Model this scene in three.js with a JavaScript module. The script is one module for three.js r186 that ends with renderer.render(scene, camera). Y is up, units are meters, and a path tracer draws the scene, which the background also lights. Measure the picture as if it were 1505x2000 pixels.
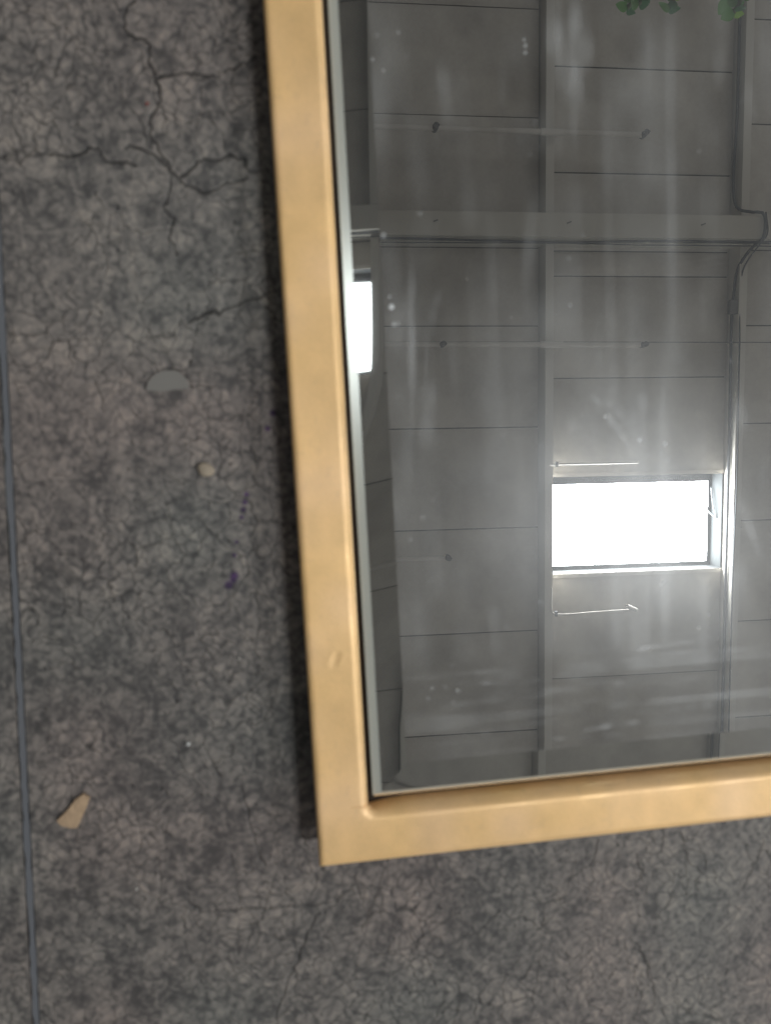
import * as THREE from 'three';
import { RoundedBoxGeometry } from 'three/addons/geometries/RoundedBoxGeometry.js';
import { mergeGeometries } from 'three/addons/utils/BufferGeometryUtils.js';
import { RectAreaLightUniformsLib } from 'three/addons/lights/RectAreaLightUniformsLib.js';

// ------------------------------------------------------------------ camera, exposure
RectAreaLightUniformsLib.init();
const scene = new THREE.Scene();
scene.background = new THREE.Color(0x000000);
const camera = new THREE.PerspectiveCamera(67.28, 770 / 1024, 0.02, 60);
camera.position.set(0, 0.406, 0);
camera.up.set(0.02782, -0.12187, -0.99216);
camera.lookAt(0.10941, 0.406 - 0.98621, 0.12421);
camera.focus = 9.3;
camera.userData.fStop = 11.5;
const renderer = new THREE.WebGLRenderer({ antialias: true });
renderer.setSize(770, 1024);
renderer.toneMapping = THREE.LinearToneMapping;
renderer.toneMappingExposure = 1;
renderer.shadowMap.enabled = true;

// daylight levels: radiance of the roof lights and of the unseen daylight openings
const SKYLIGHT = [60, 6, 60, 60, 60], UNSEEN_BACK = 0.6, UNSEEN_FRONT = 0.4;   // the second roof light is dimmed to deepen the shadow beside the frame

// ------------------------------------------------------------------ helpers
let seed = 20117;
const rnd = () => { seed = (seed * 1664525 + 1013904223) >>> 0; return seed / 4294967296; };
const rr = (a, b) => a + (b - a) * rnd();
const lin = (r, g, b) => new THREE.Color().setRGB(r, g, b);
const std = (c, roughness = 0.8, metalness = 0, extra = {}) => new THREE.MeshStandardMaterial({ color: c, roughness, metalness, ...extra });
const taken = {};
function numbered(n) { const k = taken[n] = (taken[n] ?? -1) + 1; return k ? `${n}_${String(k).padStart(3, '0')}` : n; }
function mesh(name, geo, mat, parent) {
  const m = new THREE.Mesh(geo, mat);
  m.name = parent ? name : numbered(name); m.castShadow = m.receiveShadow = true;
  (parent ?? scene).add(m);
  return m;
}
function group(name, data) { const g = new THREE.Group(); g.name = numbered(name); g.userData = data; scene.add(g); return g; }
const tag = (o, label, category, grp) => { o.userData = { label, category, ...(grp ? { group: grp } : {}) }; return o; };
const box = (x0, x1, y0, y1, z0, z1) => new THREE.BoxGeometry(x1 - x0, y1 - y0, z1 - z0).translate((x0 + x1) / 2, (y0 + y1) / 2, (z0 + z1) / 2);
const tube = (pts, r, seg = 24, rad = 8) => new THREE.TubeGeometry(new THREE.CatmullRomCurve3(pts.map((p) => new THREE.Vector3(...p))), seg, r, rad, false);
const smooth = (a, b, x) => { const t = Math.min(1, Math.max(0, (x - a) / (b - a))); return t * t * (3 - 2 * t); };
const hash = (x, y, s) => { let h = (x * 374761393 + y * 668265263 + s * 974634777) | 0; h = Math.imul(h ^ (h >>> 13), 1274126177); h ^= h >>> 16; return (h >>> 0) / 4294967296; };
// value noise that repeats every n cells
function vnoise(x, y, n, s) {
  const xi = Math.floor(x), yi = Math.floor(y), fx = x - xi, fy = y - yi, u = fx * fx * (3 - 2 * fx), v = fy * fy * (3 - 2 * fy);
  const w = (k) => ((k % n) + n) % n, x0 = w(xi), x1 = w(xi + 1), y0 = w(yi), y1 = w(yi + 1);
  const a = hash(x0, y0, s), b = hash(x1, y0, s), c = hash(x0, y1, s), d = hash(x1, y1, s);
  return a + (b - a) * u + (c - a) * v + (a - b - c + d) * u * v;
}
function dataTex(size, fill, srgb) {
  const d = new Uint8Array(size * size * 4);
  for (let j = 0; j < size; j++) for (let i = 0; i < size; i++) fill(i, j, d, (j * size + i) * 4);
  const t = new THREE.DataTexture(d, size, size);
  t.wrapS = t.wrapT = THREE.RepeatWrapping; t.magFilter = THREE.LinearFilter; t.minFilter = THREE.LinearMipmapLinearFilter; t.generateMipmaps = true;
  if (srgb) t.colorSpace = THREE.SRGBColorSpace;
  t.needsUpdate = true;
  return t;
}
const enc = (v) => { v = Math.min(1, Math.max(0, v)); return 255 * (v <= 0.0031308 ? v * 12.92 : 1.055 * Math.pow(v, 1 / 2.4) - 0.055); };

// ------------------------------------------------------------------ concrete floor: two slabs with a filled saw-cut joint
const T = 800, N = 2048, MM = T / N;                   // one tile of concrete is 0.8 m
const crackTrace = [
  [[-72, -199], [-78, -189], [-76, -182], [-68, -180], [-67, -174], [-66, -167], [-63, -160], [-63, -153], [-66, -148], [-68, -140], [-66, -133], [-62, -127], [-59, -121]],
  [[-59, -121], [-55, -117], [-49, -113], [-43, -111], [-36, -113], [-30, -116], [-22, -119]], [[-59, -118], [-62, -107], [-63, -104], [-60, -98], [-62, -89], [-58, -81]],
  [[-60, -121], [-67, -129], [-74, -131], [-81, -132]], [[-55, -118], [-45, -125], [-42, -126], [-30, -128], [-23, -127], [-21, -122], [-10, -122]],
  [[-63, -163], [-51, -167], [-38, -165], [-31, -168], [-22, -172], [-15, -175]], [[-117, -128], [-105, -127], [-96, -131], [-93, -131], [-90, -124], [-84, -124], [-77, -124]],
  [[-5, -66], [-14, -62], [-25, -58], [-35, -54], [-45, -52], [-54, -48]], [[21, 267], [9, 273], [-5, 274], [-31, 273], [-51, 273], [-62, 271], [-67, 265]],
  [[3, 278], [-6, 299], [-15, 320], [-20, 332], [-22, 345]], [[166, 247], [162, 263], [150, 270], [147, 281], [134, 285]], [[218, 248], [222, 265], [232, 275]],
  [[192, 315], [200, 336], [204, 356], [190, 365]], [[83, 286], [71, 293], [59, 302], [56, 308], [35, 307]], [[107, 287], [95, 299], [86, 301]], [[190, 259], [195, 276]],
  [[270, 256], [264, 272], [255, 291]], [[-37, 201], [-33, 220], [-30, 238], [-26, 247]], [[-139, -125], [-132, -124], [-117, -128]],
];
const crackField = new Float32Array(N * N);            // 0..1, how much dirt-filled crack
const inkField = new Float32Array(N * N);
function dab(field, x, z, r, s) {                      // x, z in mm on the floor
  const ci = x / MM, cj = -z / MM, R = r / MM, k = Math.ceil(R * 1.6);
  for (let j = Math.floor(cj) - k; j <= cj + k; j++) for (let i = Math.floor(ci) - k; i <= ci + k; i++) {
    const d = Math.hypot(i - ci, j - cj) / R, v = s * (1 - smooth(0.5, 1.5, d)), at = ((j % N + N) % N) * N + (i % N + N) % N;
    if (v > field[at]) field[at] = v;
  }
}
for (const [li, line] of crackTrace.entries()) {
  const c = new THREE.CatmullRomCurve3(line.map(([x, z]) => new THREE.Vector3(x, 0, z))), n = Math.ceil(c.getLength() / 0.3), p = new THREE.Vector3(), s = rr(0, 99);
  for (let k = 0; k <= n; k++) {
    c.getPoint(k / n, p);
    const w = vnoise(k * 0.05, s, 64, 5), jx = (vnoise(k * 0.11, s, 256, 6) - 0.5) * 2.4, jz = (vnoise(k * 0.11, s + 7, 256, 7) - 0.5) * 2.4;
    dab(crackField, p.x + jx, p.z + jz, 0.35 + 0.6 * w, (0.5 + 0.5 * w) * (li < 8 ? 0.95 : 0.6));
  }
}
for (const [x, z, r] of [[-28, 40, 0.9], [-29, 44, 1], [-30, 48, 1], [-31, 52, 0.8], [-34, 65, 0.7], [-35.5, 72, 0.8], [-36, 83, 1.6], [-36.5, 85, 1.4], [-39, 88, 1.6], [-13, -2, 1.2], [-16, 6, 1]]) dab(inkField, x, z, r * 1.35, 1);
for (let k = 0; k < 260; k++) { const z = rr(-190, 120); dab(crackField, -3 + 0.033 * z - 13 * rnd() * rnd(), z, rr(0.3, 1.1), rr(0.2, 0.6)); }     // grit swept up against the frame
for (let a = 0; a <= 60; a++) { const q = a / 60 * Math.PI; dab(crackField, -65.4 + 11.6 * Math.cos(q), -14.6 - 10.4 * Math.sin(q), 0.5, 0.45); }     // dirt round the exposed stone
for (let k = 0; k < 2600; k++) dab(crackField, rr(0, T), rr(0, T), rr(0.25, 0.8), rr(0.2, 0.7));                                     // pits
// two cell patterns for the crazing
function cells(n, s) { const a = new Float32Array(n * n * 2); for (let j = 0; j < n; j++) for (let i = 0; i < n; i++) { a[(j * n + i) * 2] = hash(i, j, s); a[(j * n + i) * 2 + 1] = hash(i, j, s + 1); } return a; }
function edge(cell, n, x, y) {                          // distance to the cell border, in cells
  const xi = Math.floor(x), yi = Math.floor(y); let a = 9, b = 9;
  for (let j = -1; j <= 1; j++) for (let i = -1; i <= 1; i++) {
    const at = ((((yi + j) % n) + n) % n * n + (((xi + i) % n) + n) % n) * 2, dx = xi + i + cell[at] - x, dy = yi + j + cell[at + 1] - y, d = dx * dx + dy * dy;
    if (d < a) { b = a; a = d; } else if (d < b) b = d;
  }
  return Math.sqrt(b) - Math.sqrt(a);
}
const A = 58, B = 132, cellA = cells(A, 31), cellB = cells(B, 57);
const floorHeight = new Uint8Array(N * N);
const floorMap = dataTex(N, (i, j, d, at) => {
  const u = i / N, v = j / N;
  const wx = (vnoise(u * 64, v * 64, 64, 1) - 0.5) * 0.010 + (vnoise(u * 260, v * 260, 260, 2) - 0.5) * 0.0035, wy = (vnoise(u * 64, v * 64, 64, 3) - 0.5) * 0.010 + (vnoise(u * 260, v * 260, 260, 4) - 0.5) * 0.0035;
  const n1 = vnoise(u * 9, v * 9, 9, 47), n2 = vnoise(u * 26, v * 26, 26, 48), n3 = vnoise(u * 80, v * 80, 80, 13), n4 = vnoise(u * 210, v * 210, 210, 14), n5 = vnoise(u * 520, v * 520, 520, 15), hue = vnoise(u * 14, v * 14, 14, 16);
  const ea = edge(cellA, A, (u + wx) * A, (v + wy) * A), eb = edge(cellB, B, (u + wx * 0.7) * B, (v + wy * 0.7) * B);
  const n6 = vnoise(u * 135 + wx * 400, v * 135 + wy * 400, 135, 17), n7 = vnoise(u * 340 + wy * 500, v * 340 + wx * 500, 340, 18);
  const big = (1 - smooth(0.012, 0.085, ea)) * smooth(0.32, 0.66, n2 * 0.5 + n6 * 0.5), fine = (1 - smooth(0.02, 0.2, eb)) * smooth(0.42, 0.7, 0.6 * n3 + 0.4 * n2) * (0.55 + 0.9 * n4);
  const tone = 0.66 + 0.34 * (n1 - 0.5) + 0.45 * (n2 - 0.5) + 0.5 * (n3 - 0.5) + 0.6 * (n6 - 0.5) + 0.5 * (n4 - 0.5) + 0.6 * (n7 - 0.5) + 0.4 * (n5 - 0.5) + 0.25 * (smooth(0.03, 0.5, eb) - 0.5);
  const c = crackField[j * N + i], ink = inkField[j * N + i];
  let k = 0.05 + 0.135 * (tone > 0.25 ? Math.min(1.4, tone) : 0.25 * Math.exp((tone - 0.25) / 0.25));
  k *= (1 - 0.5 * big) * (1 - 0.3 * fine) * (1 - 0.82 * c);
  const speck = n5 > 0.975 ? 0.25 * n4 : 0;
  const warm = 0.02 + 0.13 * (hue - 0.5) + 0.05 * Math.max(-1, Math.min(1, tone - 0.6));           // pale paste is warmer, dark wear bluer
  d[at] = enc(k * (1.07 + warm + speck) * (1 - 0.65 * ink)); d[at + 1] = enc(k * (0.97 + 0.2 * warm - 0.04 * (hue - 0.5)) * (1 - 0.85 * ink)); d[at + 2] = enc(k * (0.905 - 0.9 * warm + 0.1 * (hue - 0.5)) * (1 - 0.35 * ink)); d[at + 3] = 255;
  floorHeight[j * N + i] = 255 * Math.max(0, Math.min(1, 0.75 + 0.2 * (n4 - 0.5) - 0.6 * c - 0.25 * big - 0.12 * fine));
}, true);
const floorBump = dataTex(N, (i, j, d, at) => { d[at] = d[at + 1] = d[at + 2] = floorHeight[j * N + i]; d[at + 3] = 255; });
for (const t of [floorMap, floorBump]) t.repeat.set(1000 / T, 1000 / T);
const concrete = std(0xffffff, 0.62, 0, { map: floorMap, bumpMap: floorBump, bumpScale: 0.0012 });

const X0 = -10, X1 = 13, Z0 = -10, Z1 = 10, CEIL = 9.0;
const floor = group('floor', { kind: 'structure', label: 'dark grey crazed concrete floor with a saw-cut joint' });
function slab(name, poly, y0, y1, mat, parent) {        // poly of [x, z]
  const s = new THREE.Shape(poly.map(([x, z]) => new THREE.Vector2(x, -z)));
  return mesh(name, new THREE.ExtrudeGeometry(s, { depth: y1 - y0, bevelEnabled: false }).rotateX(-Math.PI / 2).translate(0, y0, 0), mat, parent);
}
const jx = (z, o) => -0.1449 - 0.024 * z + o;           // the joint's line over the floor
slab('slab', [[jx(Z0, 0.0023), Z0], [X1, Z0], [X1, Z1], [jx(Z1, 0.0023), Z1]], -0.15, 0, concrete, floor);
slab('slab', [[X0, Z0], [jx(Z0, -0.0023), Z0], [jx(Z1, -0.0023), Z1], [X0, Z1]], -0.15, 0, concrete, floor);
{
  // hardened joint filler, a little ragged along both sides
  const p = [], q = []; for (let z = -0.6; z <= 0.8; z += 0.006) { p.push([jx(z, 0.0011 + rr(0, 0.0009)), z]); q.push([jx(z, -0.0011 - rr(0, 0.0009)), z]); }
  slab('joint_filler', [[jx(Z0, -0.0015), Z0], ...q, [jx(Z1, -0.0015), Z1], [jx(Z1, 0.0015), Z1], ...p.reverse(), [jx(Z0, 0.0015), Z0]], -0.02, -0.0009, std(lin(0.125, 0.129, 0.14), 0.7), floor);
}
// an exposed stone cut flush with the slab
slab('aggregate_stone', [[-76.2, -14.6], [-74.7, -18.9], [-70.7, -22.7], [-65.6, -24.4], [-60.5, -24.0], [-56.4, -20.5], [-54.6, -15.4], [-62, -14.6], [-70, -13.9]].map(([x, z]) => [x / 1000, z / 1000]), -0.004, 0.0004, std(lin(0.195, 0.183, 0.165), 0.75), floor);

// ------------------------------------------------------------------ the hall: roof that the mirror shows, walls out of view
const scrim = dataTex(512, (i, j, d, at) => {
  const u = i / 512, v = j / 512, k = 0.43 + 0.12 * (vnoise(u * 5, v * 5, 5, 91) - 0.5) + 0.06 * (vnoise(u * 17, v * 17, 17, 92) - 0.5) + 0.03 * (vnoise(u * 90, v * 90, 90, 93) - 0.5);
  d[at] = enc(k); d[at + 1] = enc(k * 0.915); d[at + 2] = enc(k * 0.80); d[at + 3] = 255;
}, true);
const scrimBump = dataTex(512, (i, j, d, at) => { const u = i / 512, v = j / 512; d[at] = d[at + 1] = d[at + 2] = 255 * (0.6 * vnoise(u * 6, v * 6, 6, 81) + 0.4 * vnoise(u * 19, v * 19, 19, 82)); d[at + 3] = 255; });
for (const t of [scrim, scrimBump]) t.repeat.set(0.4, 0.4);
const sheetMat = std(0xffffff, 0.55, 0, { map: scrim, bumpMap: scrimBump, bumpScale: 0.02 });
const purlinMat = std(lin(0.52, 0.485, 0.43), 0.7), beamMat = std(lin(0.42, 0.39, 0.335), 0.75), deckMat = std(lin(0.05, 0.045, 0.04), 0.9);
const wallMat = std(lin(0.22, 0.215, 0.205), 0.9), cableMat = std(lin(0.03, 0.032, 0.038), 0.6), pipeMat = std(lin(0.5, 0.46, 0.41), 0.55), fittingMat = std(lin(0.10, 0.095, 0.09), 0.5), steelMat = std(lin(0.2, 0.21, 0.215), 0.45, 0.6);

const PX = (k) => 2.97 + 2.45 * k;                      // left side of purlin k
const lights = [[0, 0.53, 1.80], [-3, -1.94, -0.66], [2, -6.75, -5.48], [2, 5.4, 6.67], [3, 0.53, 1.80]];  // all but the first pair are unseen, placed to light the floor from the right
const roof = group('roof', { kind: 'structure', label: 'pale insulated warehouse ceiling with purlins and a beam' });
const uvXZ = (g) => { const p = g.attributes.position, a = new Float32Array(p.count * 2), ox = rnd() * 3, oz = rnd() * 3; for (let i = 0; i < p.count; i++) { a[2 * i] = p.getX(i) + ox; a[2 * i + 1] = p.getZ(i) + oz; } g.setAttribute('uv', new THREE.BufferAttribute(a, 2)); return g; };
// a sheet of insulation that sags a little between its edges, 2 cm thick
function sheetGeo(x0, x1, z0, z1, sag, wrinkle) {
  const nx = 14, nz = 10, pos = [], idx = [], ph = rr(0, 6), tilt = rr(-0.008, 0.008), crease = rr(0.5, 0.95);
  for (let s = 0; s < 2; s++) for (let j = 0; j <= nz; j++) for (let i = 0; i <= nx; i++) {
    const u = i / nx, v = j / nz, e = Math.sin(Math.PI * u) * Math.sin(Math.PI * v);
    const w = wrinkle * Math.max(0, 1 - Math.abs(u - crease) * 4) * Math.sin(u * 40 + v * 22 + ph) * Math.sin(Math.PI * v);
    pos.push(x0 + (x1 - x0) * u, CEIL - sag * e + tilt * (v - 0.5) * 2 + w + s * 0.02, z0 + (z1 - z0) * v);
  }
  const at = (s, i, j) => s * (nx + 1) * (nz + 1) + j * (nx + 1) + i;
  for (let j = 0; j < nz; j++) for (let i = 0; i < nx; i++) {
    idx.push(at(0, i, j), at(0, i + 1, j), at(0, i, j + 1), at(0, i + 1, j), at(0, i + 1, j + 1), at(0, i, j + 1));
    idx.push(at(1, i, j), at(1, i, j + 1), at(1, i + 1, j), at(1, i + 1, j), at(1, i, j + 1), at(1, i + 1, j + 1));
  }
  for (let i = 0; i < nx; i++) idx.push(at(0, i, 0), at(1, i, 0), at(1, i + 1, 0), at(0, i, 0), at(1, i + 1, 0), at(0, i + 1, 0), at(0, i, nz), at(0, i + 1, nz), at(1, i + 1, nz), at(0, i, nz), at(1, i + 1, nz), at(1, i, nz));
  for (let j = 0; j < nz; j++) idx.push(at(0, 0, j), at(0, 0, j + 1), at(1, 0, j + 1), at(0, 0, j), at(1, 0, j + 1), at(1, 0, j), at(0, nx, j), at(1, nx, j), at(1, nx, j + 1), at(0, nx, j), at(1, nx, j + 1), at(0, nx, j + 1));
  const g = new THREE.BufferGeometry();
  g.setAttribute('position', new THREE.Float32BufferAttribute(pos, 3)); g.setIndex(idx); g.computeVertexNormals();
  return uvXZ(g);
}
for (let k = -5; k <= 4; k++) {
  const x = PX(k);
  mesh('purlin', box(x, x + 0.10, CEIL - 0.235, CEIL + 0.06, Z0, Z1), purlinMat, roof);
  const x0 = x + 0.104, x1 = Math.min(PX(k + 1) - 0.014, X1), mine = lights.filter((l) => l[0] === k);
  const odd = ((k % 2) + 2) % 2, cuts = [Z0];
  const joints = odd ? [-8.7, -7.45, -6.23, -5.0, -3.77, -2.25, -1.32, -0.085, 1.17, 2.5, 3.81, 5.05, 6.3, 7.5, 8.7] : [-8.1, -6.8, -5.6, -4.37, -3.145, -2.22, -1.92, -0.68, 0.53, 1.80, 3.15, 4.4, 5.4, 6.67, 7.9, 9];
  cuts.push(...joints, Z1);
  for (let i = 0; i + 1 < cuts.length; i++) {
    const z0 = cuts[i] + 0.008, z1 = cuts[i + 1] - 0.008;
    let parts = [[z0, z1]];
    for (const l of mine) parts = parts.flatMap(([a, b]) => b <= l[1] || a >= l[2] ? [[a, b]] : [[a, l[1] - 0.002], [l[2] + 0.002, b]].filter(([p, q]) => q - p > 0.02));
    for (const [a, b] of parts) mesh('roof_panel', sheetGeo(x0, x1, a, b, rr(0.005, 0.025), k === 0 && (i === 6 || i === 7) ? 0.011 : rnd() < 0.15 ? 0.005 : 0.001), sheetMat, roof);
  }
  // dark roof deck over the bay, cut for the roof lights
  let spans = [[Z0, Z1]];
  for (const l of mine) spans = spans.flatMap(([a, b]) => l[2] < a || l[1] > b ? [[a, b]] : [[a, l[1]], [l[2], b]]);
  for (const [a, b] of spans) mesh('deck', box(x0 - 0.104, x1 + 0.014, CEIL + 0.065, CEIL + 0.12, a, b), deckMat, roof);
}
mesh('edge_panel', box(X0, PX(-5) - 0.004, CEIL, CEIL + 0.02, Z0, Z1), sheetMat, roof);
mesh('deck', box(X0, PX(-5) - 0.004, CEIL + 0.065, CEIL + 0.12, Z0, Z1), deckMat, roof);
const beam = mesh('beam', uvXZ(new RoundedBoxGeometry(X1 - X0, 0.5, 0.27, 2, 0.008).translate((X0 + X1) / 2, 8.746, -2.395)), beamMat, roof);
for (const x of [3.16, 4.79, 5.78, 6.72, 1.6]) mesh('bolt', box(-0.028, 0.028, 8.488, 8.4965, -0.007, 0.007).rotateY(0.35).translate(x, 0, -2.42), fittingMat, beam);

const wall = (name, x0, x1, z0, z1) => { const w = mesh(name, box(x0, x1, -0.15, CEIL + 0.12, z0, z1), wallMat); w.userData = { kind: 'structure', label: 'unseen grey warehouse wall' }; return w; };  // all walls are out of view, placed to contain and bounce the daylight
wall('unseen_wall_left', X0 - 0.2, X0, Z0 - 0.2, Z1 + 0.2);
wall('unseen_wall_right', X1, X1 + 0.2, Z0 - 0.2, Z1 + 0.2);
// unseen walls with a daylight opening: built of the pieces round the opening
function openingWall(name, pieces) { const w = group(name, { kind: 'structure', label: 'unseen grey warehouse wall with a daylight opening' }); for (const p of pieces) mesh('unseen_wall_section', box(...p), wallMat, w); }
openingWall('unseen_wall_back', [[X0, 0, -0.15, CEIL + 0.12, Z1, Z1 + 0.2], [8, X1, -0.15, CEIL + 0.12, Z1, Z1 + 0.2], [0, 8, 5.2, CEIL + 0.12, Z1, Z1 + 0.2], [0, 8, -0.15, 0, Z1, Z1 + 0.2]]);
openingWall('unseen_wall_front', [[X0, 0, -0.15, CEIL + 0.12, Z0 - 0.2, Z0], [7, X1, -0.15, CEIL + 0.12, Z0 - 0.2, Z0], [0, 7, 5.2, CEIL + 0.12, Z0 - 0.2, Z0], [0, 7, -0.15, 0, Z0 - 0.2, Z0]]);
const dayMat = (c) => new THREE.MeshStandardMaterial({ color: 0x000000, emissive: c, emissiveIntensity: 0.35, roughness: 1 });
function rectLight(w, h, L, pos, look, parent, c = lin(1, 0.98, 0.95)) { const l = new THREE.RectAreaLight(c, L, w, h); l.position.set(...pos); parent.add(l); l.updateMatrixWorld(true); l.lookAt(...look); l.name = 'daylight'; return l; }
function unseenOpening(label, cx, cz, w, turn, level) {  // out of view; glowing panel and area lamp placed to light the ceiling
  const d = group('unseen_opening', { label, category: 'door', group: 'unseen daylight openings of the hall' });
  d.position.set(cx, 0, cz); d.rotation.y = turn;
  mesh('unseen_daylight_panel', box(-w / 2, w / 2, 0, 5.2, -0.19, -0.17), dayMat(lin(0.95, 0.98, 1)), d);
  for (const s of [-1, 1]) mesh('unseen_jamb', box(s * w / 2 - 0.06, s * w / 2 + 0.06, 0, 5.26, 0.002, 0.06), steelMat, d);
  mesh('unseen_lintel', box(-w / 2 - 0.06, w / 2 + 0.06, 5.262, 5.4, 0.002, 0.08), steelMat, d);
  d.updateMatrixWorld(true);
  const a = d.localToWorld(new THREE.Vector3(0, 2.6, -0.15)), b = d.localToWorld(new THREE.Vector3(0, 2.6, 5));
  const l = new THREE.RectAreaLight(lin(0.97, 0.985, 1), level, w, 5.2); l.name = 'unseen_daylight'; l.position.copy(a); scene.add(l); l.lookAt(b);
}
unseenOpening('unseen tall daylight opening below the foot rail, placed to light the ceiling', 4, Z1, 8, Math.PI, UNSEEN_BACK);
unseenOpening('unseen tall daylight opening beyond the plant, placed to light the ceiling', 3.5, Z0, 7, 0, UNSEEN_FRONT);

// ------------------------------------------------------------------ roof lights
const paneMat = new THREE.MeshStandardMaterial({ color: lin(0.8, 0.8, 0.8), emissive: lin(0.96, 0.985, 1), emissiveIntensity: 2, roughness: 0.6 });
const curbMat = std(lin(0.014, 0.017, 0.018), 0.9), frameMat = std(lin(0.03, 0.034, 0.036), 0.5);   // dark anodised aluminium
const lightLabels = ['rectangular white roof light above the mirror, between two purlins', 'white roof light showing as a slim strip along the gold left rail', 'unseen white roof light beyond the beam, far right of the mirror', 'unseen white roof light at the foot end, right of the mirror', 'unseen white roof light one bay past the one in the mirror'];
lights.forEach(([k, z0, z1], n) => {
  const x0 = PX(k) + 0.104, x1 = PX(k + 1) - 0.004, cx = (x0 + x1) / 2, cz = (z0 + z1) / 2, Y = CEIL;
  const s = group('skylight', { label: lightLabels[n], category: 'skylight', group: 'roof lights of the hall' });
  s.position.set(cx, Y, cz);
  const w = (x1 - x0) / 2, d = (z1 - z0) / 2;
  mesh('pane', box(-w + 0.02, w - 0.02, 0.30, 0.31, -d + 0.02, d - 0.02), paneMat, s);
  const c = mesh('curb', mergeGeometries([box(-w, -w + 0.02, 0, 0.33, -d, d), box(w - 0.02, w, 0, 0.33, -d, d), box(-w + 0.02, w - 0.02, 0, 0.33, -d, -d + 0.02), box(-w + 0.02, w - 0.02, 0, 0.33, d - 0.02, d)]), curbMat, s);
  mesh('pane_frame', mergeGeometries([box(-w + 0.021, -w + 0.06, 0.262, 0.299, -d + 0.021, d - 0.021), box(w - 0.075, w - 0.021, 0.262, 0.299, -d + 0.021, d - 0.021), box(-w + 0.06, w - 0.075, 0.262, 0.299, -d + 0.021, -d + 0.13), box(-w + 0.06, w - 0.075, 0.262, 0.299, d - 0.075, d - 0.021)]), frameMat, s);
  mesh('flashing', box(-w + 0.01, w - 0.01, -0.012, -0.001, -d - 0.03, -d + 0.018), pipeMat, s); mesh('flashing', box(-w + 0.01, w - 0.01, -0.012, -0.001, d - 0.018, d + 0.03), pipeMat, s);
  if (n === 0) {
    mesh('latch', mergeGeometries([tube([[w - 0.045, 0.22, -0.42], [w - 0.05, 0.16, -0.2], [w - 0.03, 0.1, -0.02]], 0.008, 12, 6), tube([[w - 0.12, 0.24, -0.24], [w - 0.09, 0.2, -0.12], [w - 0.03, 0.1, -0.02]], 0.009, 12, 6)]), steelMat, s);
    mesh('wire_loop', tube([[w - 0.03, 0.1, -0.02], [w + 0.05, -0.05, 0.02], [w + 0.12, -0.245, 0.06], [w + 0.05, -0.06, 0.08], [w - 0.02, 0.06, 0.1]], 0.006, 30, 6), std(lin(0.45, 0.44, 0.42), 0.5), s);
  }
  const l = new THREE.RectAreaLight(lin(0.94, 0.98, 1), SKYLIGHT[n], w * 2 - 0.14, d * 2 - 0.21); l.name = 'roof_daylight';
  l.position.set(cx, Y + 0.257, cz + 0.027); scene.add(l); l.lookAt(cx, 0, cz + 0.027);
});

// ------------------------------------------------------------------ sprinkler pipes, conduit, cables under the roof
function sprinkler(label, y, z, x0, x1, heads, zEnd = z) {
  const g = group('sprinkler_pipe', { label, category: 'pipe', group: 'sprinkler branch pipes under the ceiling' });
  const zz = (x) => z + (zEnd - z) * (x - x0) / (x1 - x0);
  mesh('pipe', tube([[x0, y, z], [(x0 + x1) / 2, y, zz((x0 + x1) / 2)], [x1, y, zEnd]], 0.031, 8, 12), pipeMat, g);
  for (const x of heads) {
    const h = mesh('sprinkler_head', new THREE.LatheGeometry([[0.0001, 0.05], [0.036, 0.045], [0.036, -0.03], [0.018, -0.045], [0.018, -0.08], [0.034, -0.09], [0.034, -0.097], [0.0001, -0.099]].map((p) => new THREE.Vector2(...p)), 12).translate(x, y, zz(x)), fittingMat, g);
    mesh('deflector', tube([[x - 0.02, y - 0.05, zz(x)], [x - 0.035, y - 0.1, zz(x)], [x, y - 0.135, zz(x)], [x + 0.035, y - 0.1, zz(x)], [x + 0.02, y - 0.05, zz(x)]], 0.006, 16, 5), fittingMat, h);
  }
  for (let k = -2; k <= 2; k++) { const x = PX(k) + 0.05; if (x > x0 && x < x1) { mesh('coupling', new THREE.CylinderGeometry(0.04, 0.04, 0.28, 14).rotateZ(Math.PI / 2).translate(x, y, zz(x)), pipeMat, g); mesh('hanger', box(x - 0.012, x + 0.012, y + 0.029, CEIL - 0.234, zz(x) - 0.004, zz(x) + 0.004), fittingMat, g); } }
  return g;
}
sprinkler('pale sprinkler pipe nearest the leaves, beyond the beam', CEIL - 0.3, -3.52, -1.6, 4.14, [1.64, 4.13], -3.49);
sprinkler('pale sprinkler pipe between the beam and the roof light', CEIL - 0.3, -1.085, -1.6, 4.17, [1.7, 4.16], -1.05);
sprinkler('pale sprinkler pipe ending level with the roof light', CEIL - 0.3, 1.46, -1.6, 1.75, [1.74], 1.47);
function thinPipe(label, z, bend) {
  const g = group('branch_pipe', { label, category: 'pipe', group: 'thin pipes beside the roof light' });
  mesh('pipe', tube(bend ? [[3.05, 8.74, 1.9], [3.05, 8.735, z - 0.03], [3.08, 8.735, z], [3.7, 8.74, z], [4.14, 8.74, z - 0.012]] : [[3.02, 8.735, z], [3.6, 8.74, z], [4.14, 8.74, z]], 0.012, 60, 8), pipeMat, g);
  mesh('clip', box(3.09, 3.12, 8.715, 8.765, z - 0.03, z + 0.03), steelMat, g);
  if (bend) mesh('sprinkler_head', tube([[4.15, 8.74, z], [4.08, 8.72, z - 0.035], [4.0, 8.69, z - 0.07]], 0.026, 12, 8), pipeMat, g);
}
thinPipe('thin pipe on the beam side of the roof light', 0.375, false);
thinPipe('thin bent pipe with a nozzle on the far side of the roof light', 2.23, true);
const cable = (label, pts, r, seg) => tag(mesh('cable', tube(pts, r, seg, 6), cableMat), label, 'cable', 'cables under the roof');
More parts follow.
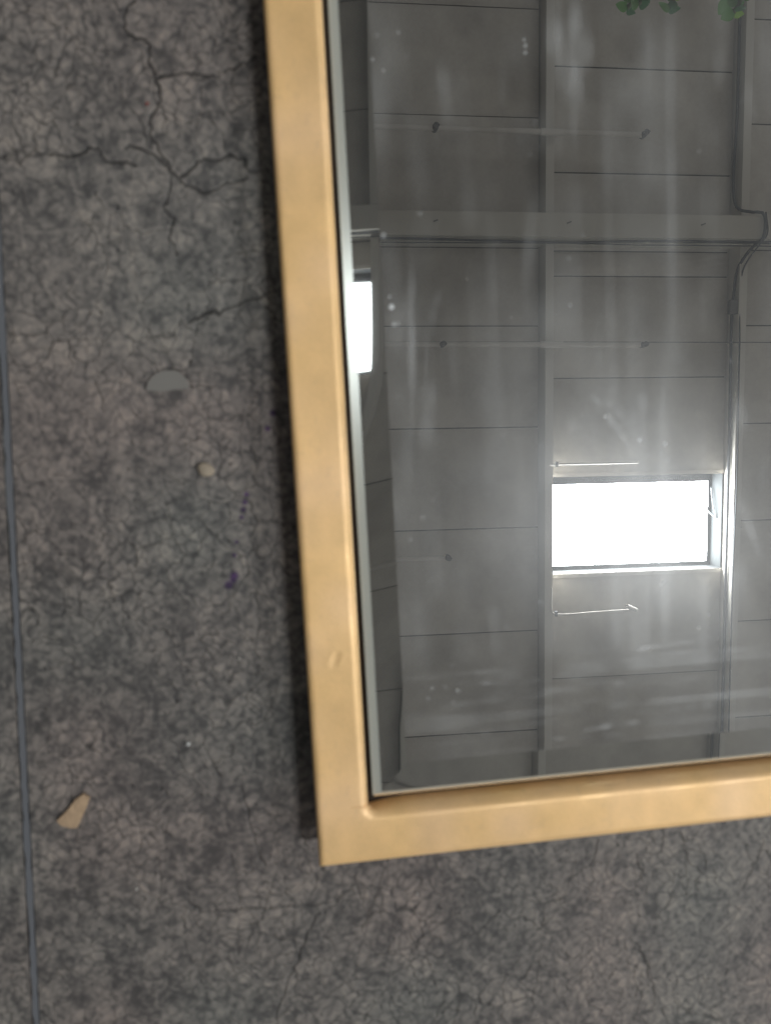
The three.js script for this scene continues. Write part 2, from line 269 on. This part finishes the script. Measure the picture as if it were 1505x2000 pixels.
const sagLine = (y, z, tie) => Array.from({ length: 90 }, (_, i) => { const x = X0 + 0.3 + (X1 - X0 - 0.6) * i / 89, f = Math.min(1, Math.abs(x - 3.12) / (x < 3.12 ? 1.9 : 1.1)); return [x, tie + (y - tie) * f + rr(-0.003, 0.003), z + rr(-0.003, 0.003)]; });
cable('lowest black cable along the lower edge of the beam', sagLine(8.505, -2.232, 8.64), 0.009, 360);
cable('second black cable along the side of the beam', sagLine(8.585, -2.236, 8.66), 0.0085, 360);
cable('third black cable high on the side of the beam', sagLine(8.74, -2.236, 8.685), 0.0075, 360);
cable('thin black cable beside the middle sprinkler pipe', [[-1.6, 8.72, -1.10], [0, 8.715, -1.10], [3, 8.72, -1.09], [6, 8.72, -1.075], [9, 8.72, -1.07]], 0.006, 60);
{
  // conduit that follows the second purlin and steps round the beam
  const c = group('conduit', { label: 'dark conduit running along the purlin right of the roof light', category: 'conduit' });
  const x = PX(1) + 0.005;
  mesh('pipe', tube([[x - 0.03, 8.86, -9], [x - 0.035, 8.86, -4], [x - 0.03, 8.85, -2.75], [x + 0.01, 8.6, -2.6], [x + 0.09, 8.455, -2.54], [x + 0.09, 8.455, -2.26], [x + 0.06, 8.6, -2.2], [x, 8.8, -2.0], [x - 0.035, 8.85, -1.6], [x - 0.03, 8.86, 0], [x - 0.03, 8.86, 3], [x - 0.035, 8.86, 9]], 0.018, 300, 8), cableMat, c);
  mesh('wire', tube([[x + 0.12, 8.46, -2.56], [x + 0.14, 8.455, -2.3], [x + 0.1, 8.55, -2.2], [x + 0.03, 8.755, -1.95], [x + 0.01, 8.75, -1], [x + 0.02, 8.75, 0.5], [x + 0.0, 8.75, 2], [x + 0.01, 8.75, 6]], 0.009, 200, 6), cableMat, c);
  mesh('junction_box', new RoundedBoxGeometry(0.11, 0.08, 0.17, 2, 0.01).translate(x - 0.05, 8.82, -1.52), fittingMat, c);
}

// ------------------------------------------------------------------ the plant whose crown shows in the mirror
{
  const p = group('potted_plant', { label: 'tall leafy green potted plant, its top leaves mirrored at the upper edge', category: 'plant' });
  p.position.set(1.015, 0, -1.25);
  mesh('pot', new THREE.LatheGeometry([[0.0001, 0], [0.13, 0], [0.145, 0.02], [0.18, 0.32], [0.19, 0.325], [0.19, 0.345], [0.165, 0.345], [0.16, 0.3], [0.0001, 0.3]].map((a) => new THREE.Vector2(...a)), 32), std(lin(0.32, 0.16, 0.1), 0.8), p);
  mesh('soil', new THREE.CylinderGeometry(0.158, 0.158, 0.008, 24).translate(0, 0.306, 0), std(lin(0.03, 0.022, 0.015), 1), p);
  const leafGeo = (L, W) => {
    const n = 7, pos = [0, 0, 0], idx = [];
    for (let i = 1; i < n; i++) { const t = i / n, w = W * Math.pow(Math.sin(Math.PI * Math.pow(t, 0.75)), 0.9), y = -0.25 * L * t * t; pos.push(-w, y + w * 0.35, L * t, 0, y, L * t, w, y + w * 0.35, L * t); }
    pos.push(0, -0.25 * L, L);
    const at = (i, c) => 1 + (i - 1) * 3 + c, tip = 1 + (n - 1) * 3;
    idx.push(0, at(1, 1), at(1, 0), 0, at(1, 2), at(1, 1));
    for (let i = 1; i < n - 1; i++) for (const c of [0, 1]) idx.push(at(i, c), at(i, c + 1), at(i + 1, c + 1), at(i, c), at(i + 1, c + 1), at(i + 1, c));
    idx.push(at(n - 1, 0), at(n - 1, 1), tip, at(n - 1, 1), at(n - 1, 2), tip);
    const g = new THREE.BufferGeometry(); g.setAttribute('position', new THREE.Float32BufferAttribute(pos, 3)); g.setIndex(idx); g.computeVertexNormals(); return g;
  };
  const geos = [leafGeo(0.055, 0.019), leafGeo(0.07, 0.026), leafGeo(0.045, 0.02)];
  const mats = [lin(0.07, 0.2, 0.045), lin(0.10, 0.26, 0.05), lin(0.05, 0.15, 0.06), lin(0.25, 0.42, 0.06)].map((c) => new THREE.MeshPhysicalMaterial({ color: c, roughness: 0.6, side: THREE.DoubleSide, transmission: 0.45, thickness: 0 }));
  const lower = [];                                      // the leaves below the crown, out of the mirror's view
  const stemMat = std(lin(0.09, 0.1, 0.04), 0.8);
  for (let s = 0; s < 24; s++) {
    const a = s < 18 ? s / 18 * Math.PI * 6.2 + rr(-0.2, 0.2) : Math.PI * (0.3 + 0.1 * (s - 18)), H = rr(1.25, 1.45), R = s < 11 || s > 17 ? rr(0.14, 0.19) : rr(0.02, 0.1), pts = [];
    for (let i = 0; i <= 4; i++) { const t = i / 4; pts.push([Math.cos(a) * (0.05 + R * t * t), 0.3 + H * t * (1 - 0.06 * t), Math.sin(a) * (0.05 + R * t * t)]); }
    mesh('stem', tube(pts, 0.006, 16, 6), stemMat, p);
    const c = new THREE.CatmullRomCurve3(pts.map((q) => new THREE.Vector3(...q)));
    for (let i = 0; i < 42; i++) {
      const top = i < 12, t = top ? 0.86 + 0.14 * Math.sqrt(i / 11) : 0.3 + 0.56 * (i - 12) / 29, q = c.getPoint(t);
      const m = new THREE.Matrix4().compose(q, new THREE.Quaternion().setFromEuler(new THREE.Euler(rr(-0.5, 0.5), i * 2.4 + rr(-0.4, 0.4), rr(-0.3, 0.3), 'YXZ')), new THREE.Vector3(1, 1, 1).multiplyScalar(rr(0.5, 0.75)));
      if (!top) { lower.push(geos[i % 3].clone().applyMatrix4(m)); continue; }
      const l = mesh('leaf', geos[i % 3], mats[rnd() < 0.3 ? 3 : i % 3], p); l.applyMatrix4(m);
    }
  }
  mesh('foliage', mergeGeometries(lower), mats[0], p).userData = { kind: 'stuff' };
}

// ------------------------------------------------------------------ the mirror
const W = 0.62, L = 0.9;                                // outer size of the frame
const mirror = group('framed_mirror', { label: 'mirror in a slim gold metal frame lying on the concrete floor', category: 'mirror' });
mirror.position.set(0.0047, 0.0125, 0.2357);
mirror.rotation.set(-0.8 * Math.PI / 180, 0.036, 0, 'YXZ');
const goldMap = dataTex(512, (i, j, d, at) => {
  const u = i / 512, v = j / 512, k = 1 + 0.15 * (vnoise(u * 6, v * 6, 6, 201) - 0.5) + 0.10 * (vnoise(u * 23, v * 23, 23, 202) - 0.5) + 0.05 * (vnoise(u * 160, v * 160, 160, 203) - 0.5), h = vnoise(u * 8, v * 8, 8, 204) - 0.5;
  const wear = smooth(0.8, 0.95, vnoise(u * 40, v * 40, 40, 205)) * 0.04;
  d[at] = enc(0.90 * k * (1 - wear)); d[at + 1] = enc((0.585 + 0.015 * h) * k * (1 - wear)); d[at + 2] = enc((0.282 + 0.06 * h) * k * (1 - wear * 0.5)); d[at + 3] = 255;
}, true);
const goldRough = dataTex(512, (i, j, d, at) => { const u = i / 512, v = j / 512, r = 0.45 + 0.16 * (vnoise(u * 11, v * 11, 11, 211) - 0.5) + 0.1 * (vnoise(u * 120, v * 120, 120, 212) - 0.5); d[at] = 255 * vnoise(u * 150, v * 150, 150, 213); d[at + 1] = 255 * r; d[at + 2] = 255; d[at + 3] = 255; });
for (const t of [goldMap, goldRough]) t.repeat.set(6, 6);
const gold = std(0xffffff, 1, 0.22, { map: goldMap, roughnessMap: goldRough, bumpMap: goldRough, bumpScale: 0.00003 });
{
  // rows of the frame's section: [inset from the outside edge, height, corner radius], mm
  const rows = [[0, 0.6, 0.3], [0, 10.9, 0.3], [0.3, 12.3, 0.35], [1.0, 13.4, 0.4], [2.4, 14, 0.5]];
  for (let i = 1; i <= 14; i++) rows.push([2.4 + 21.1 * i / 14, 14, 0.5 + 5.5 * smooth(0.3, 1, i / 14)]);
  rows.push([24.9, 13.75, 6.2], [26.1, 13.0, 6.2], [26.9, 11.9, 5.6], [27.4, 10.2, 4.5], [27.5, 7, 2.6], [27.6, 2.4, 1.2]);
  const dent = [14.9, -111.9];
  // positions along the left rail are close together round the dent
  const leftT = []; for (let z = 12; z < 888; z += z > 774 && z < 803 ? 1 : 7) leftT.push((z - 12) / 876);
  const evenT = Array.from({ length: 60 }, (_, i) => i / 60);
  const corner = (o, r, c, k) => {                      // point k of 9 on the arc of corner c (0: foot left, then round by foot right, head right, head left)
    const cx = [o + r, W * 1000 - o - r][c === 1 || c === 2 ? 1 : 0], cz = c < 2 ? -o - r : -L * 1000 + o + r, a = [Math.PI, Math.PI / 2, 0, -Math.PI / 2][c] - k / 8 * Math.PI / 2;
    return [cx + r * Math.cos(a), cz + r * Math.sin(a)];
  };
  const rails = [['left', 3, 0, leftT], ['foot', 0, 1, evenT], ['right', 1, 2, evenT], ['head', 2, 3, evenT]];
  for (const [which, ca, cb, ts] of rails) {
    const pos = [], uv = [], idx = [];
    const line = (o, r) => {
      const out = []; for (let k = 4; k <= 8; k++) out.push(corner(o, r, ca, k));
      const a = corner(o, r, ca, 8), b = corner(o, r, cb, 0);
      for (const t of ts) if (t > 0) out.push([a[0] + (b[0] - a[0]) * t, a[1] + (b[1] - a[1]) * t]);
      for (let k = 0; k <= 4; k++) out.push(corner(o, r, cb, k));
      return out;
    };
    let n = 0;
    rows.forEach(([o, y, r], i) => {
      const pts = line(o, r); n = pts.length;
      if (which === 'foot' && y < 12.5 && o > 20) for (const q of pts) q[1] -= (12.5 - y) * 0.24 * smooth(27, 45, Math.min(q[0], W * 1000 - q[0]));
      pts.forEach(([x, z]) => {
        let yy = y + (o > 3 && o < 23 ? 0.10 * (vnoise(x * 0.025 + 9, z * 0.025 + 40, 997, 301) - 0.5) : 0);
        if (which === 'left') { const d = Math.hypot(x - dent[0], z - dent[1]); yy += -0.6 * Math.exp(-d * d / 4.2) + 0.15 * Math.exp(-((d - 3.2) ** 2) / 1.6); }
        pos.push(x / 1000, yy / 1000, z / 1000); uv.push(x / 1000 + 0.137 * i * 0, z / 1000 + y / 1000);
      });
    });
    for (let i = 0; i + 1 < rows.length; i++) for (let k = 0; k + 1 < n; k++) { const a = i * n + k; idx.push(a, a + 1, a + n, a + 1, a + n + 1, a + n); }
    const g = new THREE.BufferGeometry();
    g.setAttribute('position', new THREE.Float32BufferAttribute(pos, 3)); g.setAttribute('uv', new THREE.Float32BufferAttribute(uv, 2)); g.setIndex(idx); g.computeVertexNormals();
    mesh('frame_rail', g, gold, mirror);
  }
  // weld seam where the rails meet, ground almost flush
  mesh('weld_seam', tube([[0.0185, 0.01395, -0.0316], [0.022, 0.01402, -0.0314], [0.026, 0.01396, -0.0312], [0.0285, 0.0130, -0.0311]], 0.00028, 24, 6), gold, mirror);
  mesh('backing_board', box(0.001, W - 0.001, 0.0006, 0.0022, -L + 0.001, -0.001), std(lin(0.022, 0.014, 0.009), 0.9), mirror);
  mesh('retainer_strip', box(0.0315, W - 0.0315, 0.0023, 0.0038, -0.0331, -0.0318), gold, mirror);
  // rubber feet under the foot rail keep it off the floor
  for (const x of [0.25, 0.55]) mesh('rubber_foot', new THREE.CylinderGeometry(0.009, 0.011, 0.0118, 20).translate(x, -0.0056, -0.05), std(lin(0.02, 0.02, 0.02), 0.9), mirror);
}
// glass: flat silvered plate, bevel, ground edge; smears, dust and dried drops are on the plate
{
  const S = 2048, SIDE = 500, dirt = new Float32Array(S * S);  // half a metre of glass, dust cover 0..1
  const spot = (x, z, r, s, ring = 0) => { const ci = x / SIDE * S, cj = -z / SIDE * S, R = r / SIDE * S, k = Math.ceil(R * 1.4); for (let j = Math.floor(cj - k); j <= cj + k; j++) for (let i = Math.floor(ci - k); i <= ci + k; i++) { const d = Math.hypot(i - ci, j - cj) / R, v = s * (1 - smooth(0.7, 1.2, d)) * (1 - ring * (1 - smooth(0.4, 0.9, d))); const at = ((j % S + S) % S) * S + (i % S + S) % S; dirt[at] = Math.min(0.85, dirt[at] + v); } };
  const smear = (x0, z0, x1, z1, w, s, dash) => { const n = 140, sd = rr(0, 90); for (let i = 0; i <= n; i++) { const t = i / n, q = vnoise(t * dash, sd, 200, 400); spot(x0 + (x1 - x0) * t, z0 + (z1 - z0) * t + (vnoise(t * 3, sd, 200, 401) - 0.5) * w, w * (0.5 + q), s * (0.3 + 0.7 * q) * q * Math.sin(Math.PI * t)); } };
  for (const [x, z, r, s] of [[53.4, -287.5, 1.4, 0.75], [54.2, -279, 1.1, 0.3], [56.3, -279.2, 0.9, 0.2], [52.6, -292.5, 1, 0.22], [51.2, -322, 1.4, 0.3], [145.2, -308.5, 1.1, 0.13], [145.2, -285.1, 1, 0.16], [162.6, -227.5, 1, 0.18], [181.4, -214.5, 1.2, 0.3], [195.2, -211.6, 1.1, 0.2], [70, -332, 1.1, 0.16], [57.7, -40.5, 1.3, 0.3], [64.9, -89.6, 1, 0.18], [62.5, -84.2, 1, 0.15], [125.7, -410.2, 1.1, 0.3], [125.5, -407, 1, 0.3], [125.2, -413, 0.9, 0.25], [72, -90, 0.9, 0.12], [79, -87, 1.3, 0.14], [76, -81, 1, 0.12], [50, -404, 1, 0.2], [55, -399, 0.9, 0.15], [53, -415, 1, 0.13]]) spot(x, z, r, s, 0.3);
  for (let k = 0; k < 260; k++) spot(rr(0, SIDE), rr(0, SIDE), rr(0.3, 1.1), rr(0.03, 0.15), rnd() < 0.4 ? 0.7 : 0);
  for (let k = 0; k < 500; k++) spot(rr(0, SIDE), rr(0, SIDE), rr(0.12, 0.35), rr(0.06, 0.3));
  for (let k = 0; k < 14; k++) { const o = rr(-4, 4), a = rr(0, 22); smear(146 + a + o, -252 + a - o * 0.9, 178 + a * 0.9 + o, -214 + a - o * 0.9, rr(0.5, 1.5), rr(0.006, 0.016), 12); } smear(236, -182, 252, -140, 2.6, 0.012, 8);
  for (let k = 0; k < 16; k++) { const x = rr(60, 66 + 24 * rnd()); smear(x, rr(-330, -280), x - 5, rr(-250, -190), rr(0.8, 2.6), rr(0.004, 0.013), 7); }           // wiped lengthwise by the left edge
  for (let k = 0; k < 14; k++) { const x = rr(134, 160); smear(x, -436, x - 1, rr(-395, -345), rr(1.5, 4), rr(0.004, 0.014), 5); }                            // and at the head
  for (let k = 0; k < 40; k++) { const z = rr(-102, -45), x = rr(60, 190); smear(x, z, x + rr(40, 110), z + rr(-4, 4), rr(0.5, 1.5), rr(0.008, 0.02), 9); }       // wiped crosswise at the foot
  for (let k = 0; k < 26; k++) { const x = rr(55, 255), z = rr(-420, -110); smear(x, z, x + rr(-6, 6), z + rr(20, 70), rr(1, 4), rr(0.002, 0.007), 6); }
  const film = dataTex(S, (i, j, d, at) => {
    const u = i / S, v = j / S, cloud = vnoise(u * 5, v * 4, 36, 501) * 0.5 + vnoise(u * 13, v * 9, 117, 502) * 0.3 + vnoise(u * 42, v * 27, 1134, 507) * 0.2;
    const foot = 1 - smooth(0.17, 0.23, v + 0.05 * (vnoise(u * 6, v * 6, 36, 506) - 0.5));                         // wiped across at the foot, lengthwise elsewhere
    const along = smooth(0.4, 0.8, vnoise(u * 90, v * 3, 270, 503)) * 0.6 + smooth(0.45, 0.8, vnoise(u * 28, v * 2.5, 140, 504)) * 0.7, across = smooth(0.42, 0.8, vnoise(u * 3, v * 120, 360, 505));
    const m = Math.min(0.85, 0.022 + 0.2 * cloud * cloud * cloud + (0.085 * along * (1 - foot) + 0.10 * across * foot) * smooth(0.3, 0.7, cloud) + dirt[j * S + i]);
    d[at] = 255 * Math.min(1, 0.5 + 0.35 * cloud + 1.2 * m); d[at + 1] = 255; d[at + 2] = 255 * (1 - m); d[at + 3] = 255;
  });
  film.repeat.set(1000 / SIDE, 1000 / SIDE);
  const silver = new THREE.MeshPhysicalMaterial({ color: lin(0.86, 0.875, 0.87), metalness: 1, metalnessMap: film, roughness: 0, clearcoat: 1, clearcoatMap: film, clearcoatRoughness: 0.29 });
  const bevelMat = new THREE.MeshPhysicalMaterial({ color: lin(0.82, 0.85, 0.84), metalness: 0.96, roughness: 0.02, clearcoat: 0.6, clearcoatRoughness: 0.3 });
  const edgeMat = new THREE.MeshPhysicalMaterial({ color: lin(0.72, 0.77, 0.73), metalness: 0.5, roughness: 0.2 });
  // insets of the rings [left, foot, right, head] in mm; the foot bevel is ground flatter than the sides
  const inset = [[30.6, 33.2, 31, 31], [35.3, 35.0, 35.5, 35.5], [49.4, 49.6, 49.5, 49.5]];
  const cornerOf = (r, c) => { const i = inset[r]; return [c === 1 || c === 2 ? W * 1000 - i[2] : i[0], c < 2 ? -i[1] : -L * 1000 + i[3]]; };
  const drop = (s, t) => s === 0 ? 0.34 + 0.16 * Math.exp(-t * 26) + 0.16 * Math.exp(-(1 - t) * 26) : s === 2 ? 2.25 : s === 1 ? 0.5 + 1.75 * smooth(0.05, 0.27, t) : 0.5 + 1.75 * smooth(0.05, 0.27, 1 - t);
  const grid = (rows) => {                              // rows of [x, y, z] in mm
    const n = rows[0].length, g = new THREE.BufferGeometry(), idx = [], p = rows.flat();
    for (let k = 0; k + 1 < n; k++) idx.push(k, k + 1, n + k + 1, k, n + k + 1, n + k);
    g.setAttribute('position', new THREE.Float32BufferAttribute(p.flat().map((v) => v / 1000), 3)); g.setAttribute('uv', new THREE.Float32BufferAttribute(p.flatMap(([x, , z]) => [x / 1000, -z / 1000]), 2)); g.setIndex(idx); g.computeVertexNormals(); return g;
  };
  const flat = [0, 1, 2, 3].map((c) => { const [x, z] = cornerOf(2, c); return [x, 7, z]; });
  const plate = mesh('mirror_glass', grid([[flat[0], flat[1]], [flat[3], flat[2]]]), silver, mirror);
  for (let s = 0; s < 4; s++) {
    const row = (r, y) => { const a = cornerOf(r, s), b = cornerOf(r, (s + 1) % 4); return Array.from({ length: 41 }, (_, k) => { const t = k / 40; return [a[0] + (b[0] - a[0]) * t, y(t), a[1] + (b[1] - a[1]) * t]; }); };
    mesh('bevel', grid([row(1, (t) => 7 - drop(s, t)), row(2, () => 7)]), bevelMat, plate);
    mesh('ground_edge', grid([row(0, (t) => 5.85 - drop(s, t)), row(1, (t) => 7 - drop(s, t))]), edgeMat, plate);
  }
}

// ------------------------------------------------------------------ litter on the floor
{
  const s = new THREE.Shape([[-133.2, 212], [-131.5, 214.4], [-126.8, 216.2], [-123.7, 216.2], [-118.8, 205.8], [-116.6, 200.4], [-119.1, 198.2], [-123.3, 201.1], [-127.6, 206.6]].map(([x, z]) => new THREE.Vector2((x + 125) / 1000, -(z - 207) / 1000)));
  const grain = dataTex(128, (i, j, d, at) => { const k = 0.9 + 0.3 * (vnoise(i / 128 * 40, j / 128 * 6, 240, 601) - 0.5) + 0.2 * (vnoise(i / 16, j / 16, 8, 602) - 0.5); d[at] = enc(0.46 * k); d[at + 1] = enc(0.32 * k); d[at + 2] = enc(0.20 * k); d[at + 3] = 255; }, true);
  grain.repeat.set(60, 60);
  const c = tag(mesh('wood_chip', new THREE.ExtrudeGeometry(s, { depth: 0.0012, bevelEnabled: true, bevelSize: 0.0005, bevelThickness: 0.0004, bevelSegments: 2 }).rotateX(-Math.PI / 2), std(0xffffff, 0.8, 0, { map: grain })), 'small tan wood chip on the concrete beside the joint', 'chip');
  c.position.set(-0.125, 0.0006, 0.207);
  const pebble = (r, sx, sy, sz, m, x, z, label, name = 'pebble', cat = 'pebble', grp) => {
    const g = new THREE.IcosahedronGeometry(r, 2), p = g.attributes.position, q = rr(0, 50);
    for (let i = 0; i < p.count; i++) { const a = p.getX(i) / r, b = p.getY(i) / r, e = p.getZ(i) / r, k = 1 + 0.3 * (vnoise(a * 1.4 + q, b * 1.4 + e * 1.4 + q, 128, 611) - 0.5); p.setXYZ(i, p.getX(i) * k * sx, p.getY(i) * k * sy, p.getZ(i) * k * sz); }
    g.computeVertexNormals();
    const o = tag(mesh(name, g, m), label, cat, grp); o.position.set(x, r * sy * 0.8, z); o.rotation.y = rr(0, 6);
  };
  pebble(0.0043, 1.05, 0.45, 0.85, std(lin(0.34, 0.28, 0.21), 0.8), -0.0479, 0.0266, 'pale flat pebble on the floor left of the frame');
  pebble(0.0012, 1, 0.7, 1, std(lin(0.5, 0.5, 0.48), 0.3), -0.0636, 0.1739, 'tiny bright grit grain on the dark concrete', 'grit_grain', 'grit');
  const gritMat = std(lin(0.36, 0.34, 0.31), 0.5);
  for (const [x, z, where] of [[-0.035, 0.128, 'just left of the frame'], [-0.095, 0.255, 'between the wood chip and the crack'], [0.06, 0.272, 'below the foot rail of the mirror']]) pebble(rr(0.0006, 0.0009), 1.1, 0.7, 0.9, gritMat, x, z, 'speck of pale grit on the concrete ' + where, 'grit_grain', 'grit', 'specks of pale grit on the floor');
  pebble(0.0009, 1.2, 0.6, 0.9, std(lin(0.2, 0.06, 0.05), 0.7), -0.0685, -0.152, 'tiny red flake beside the long crack', 'red_flake', 'flake');
}

renderer.render(scene, camera);
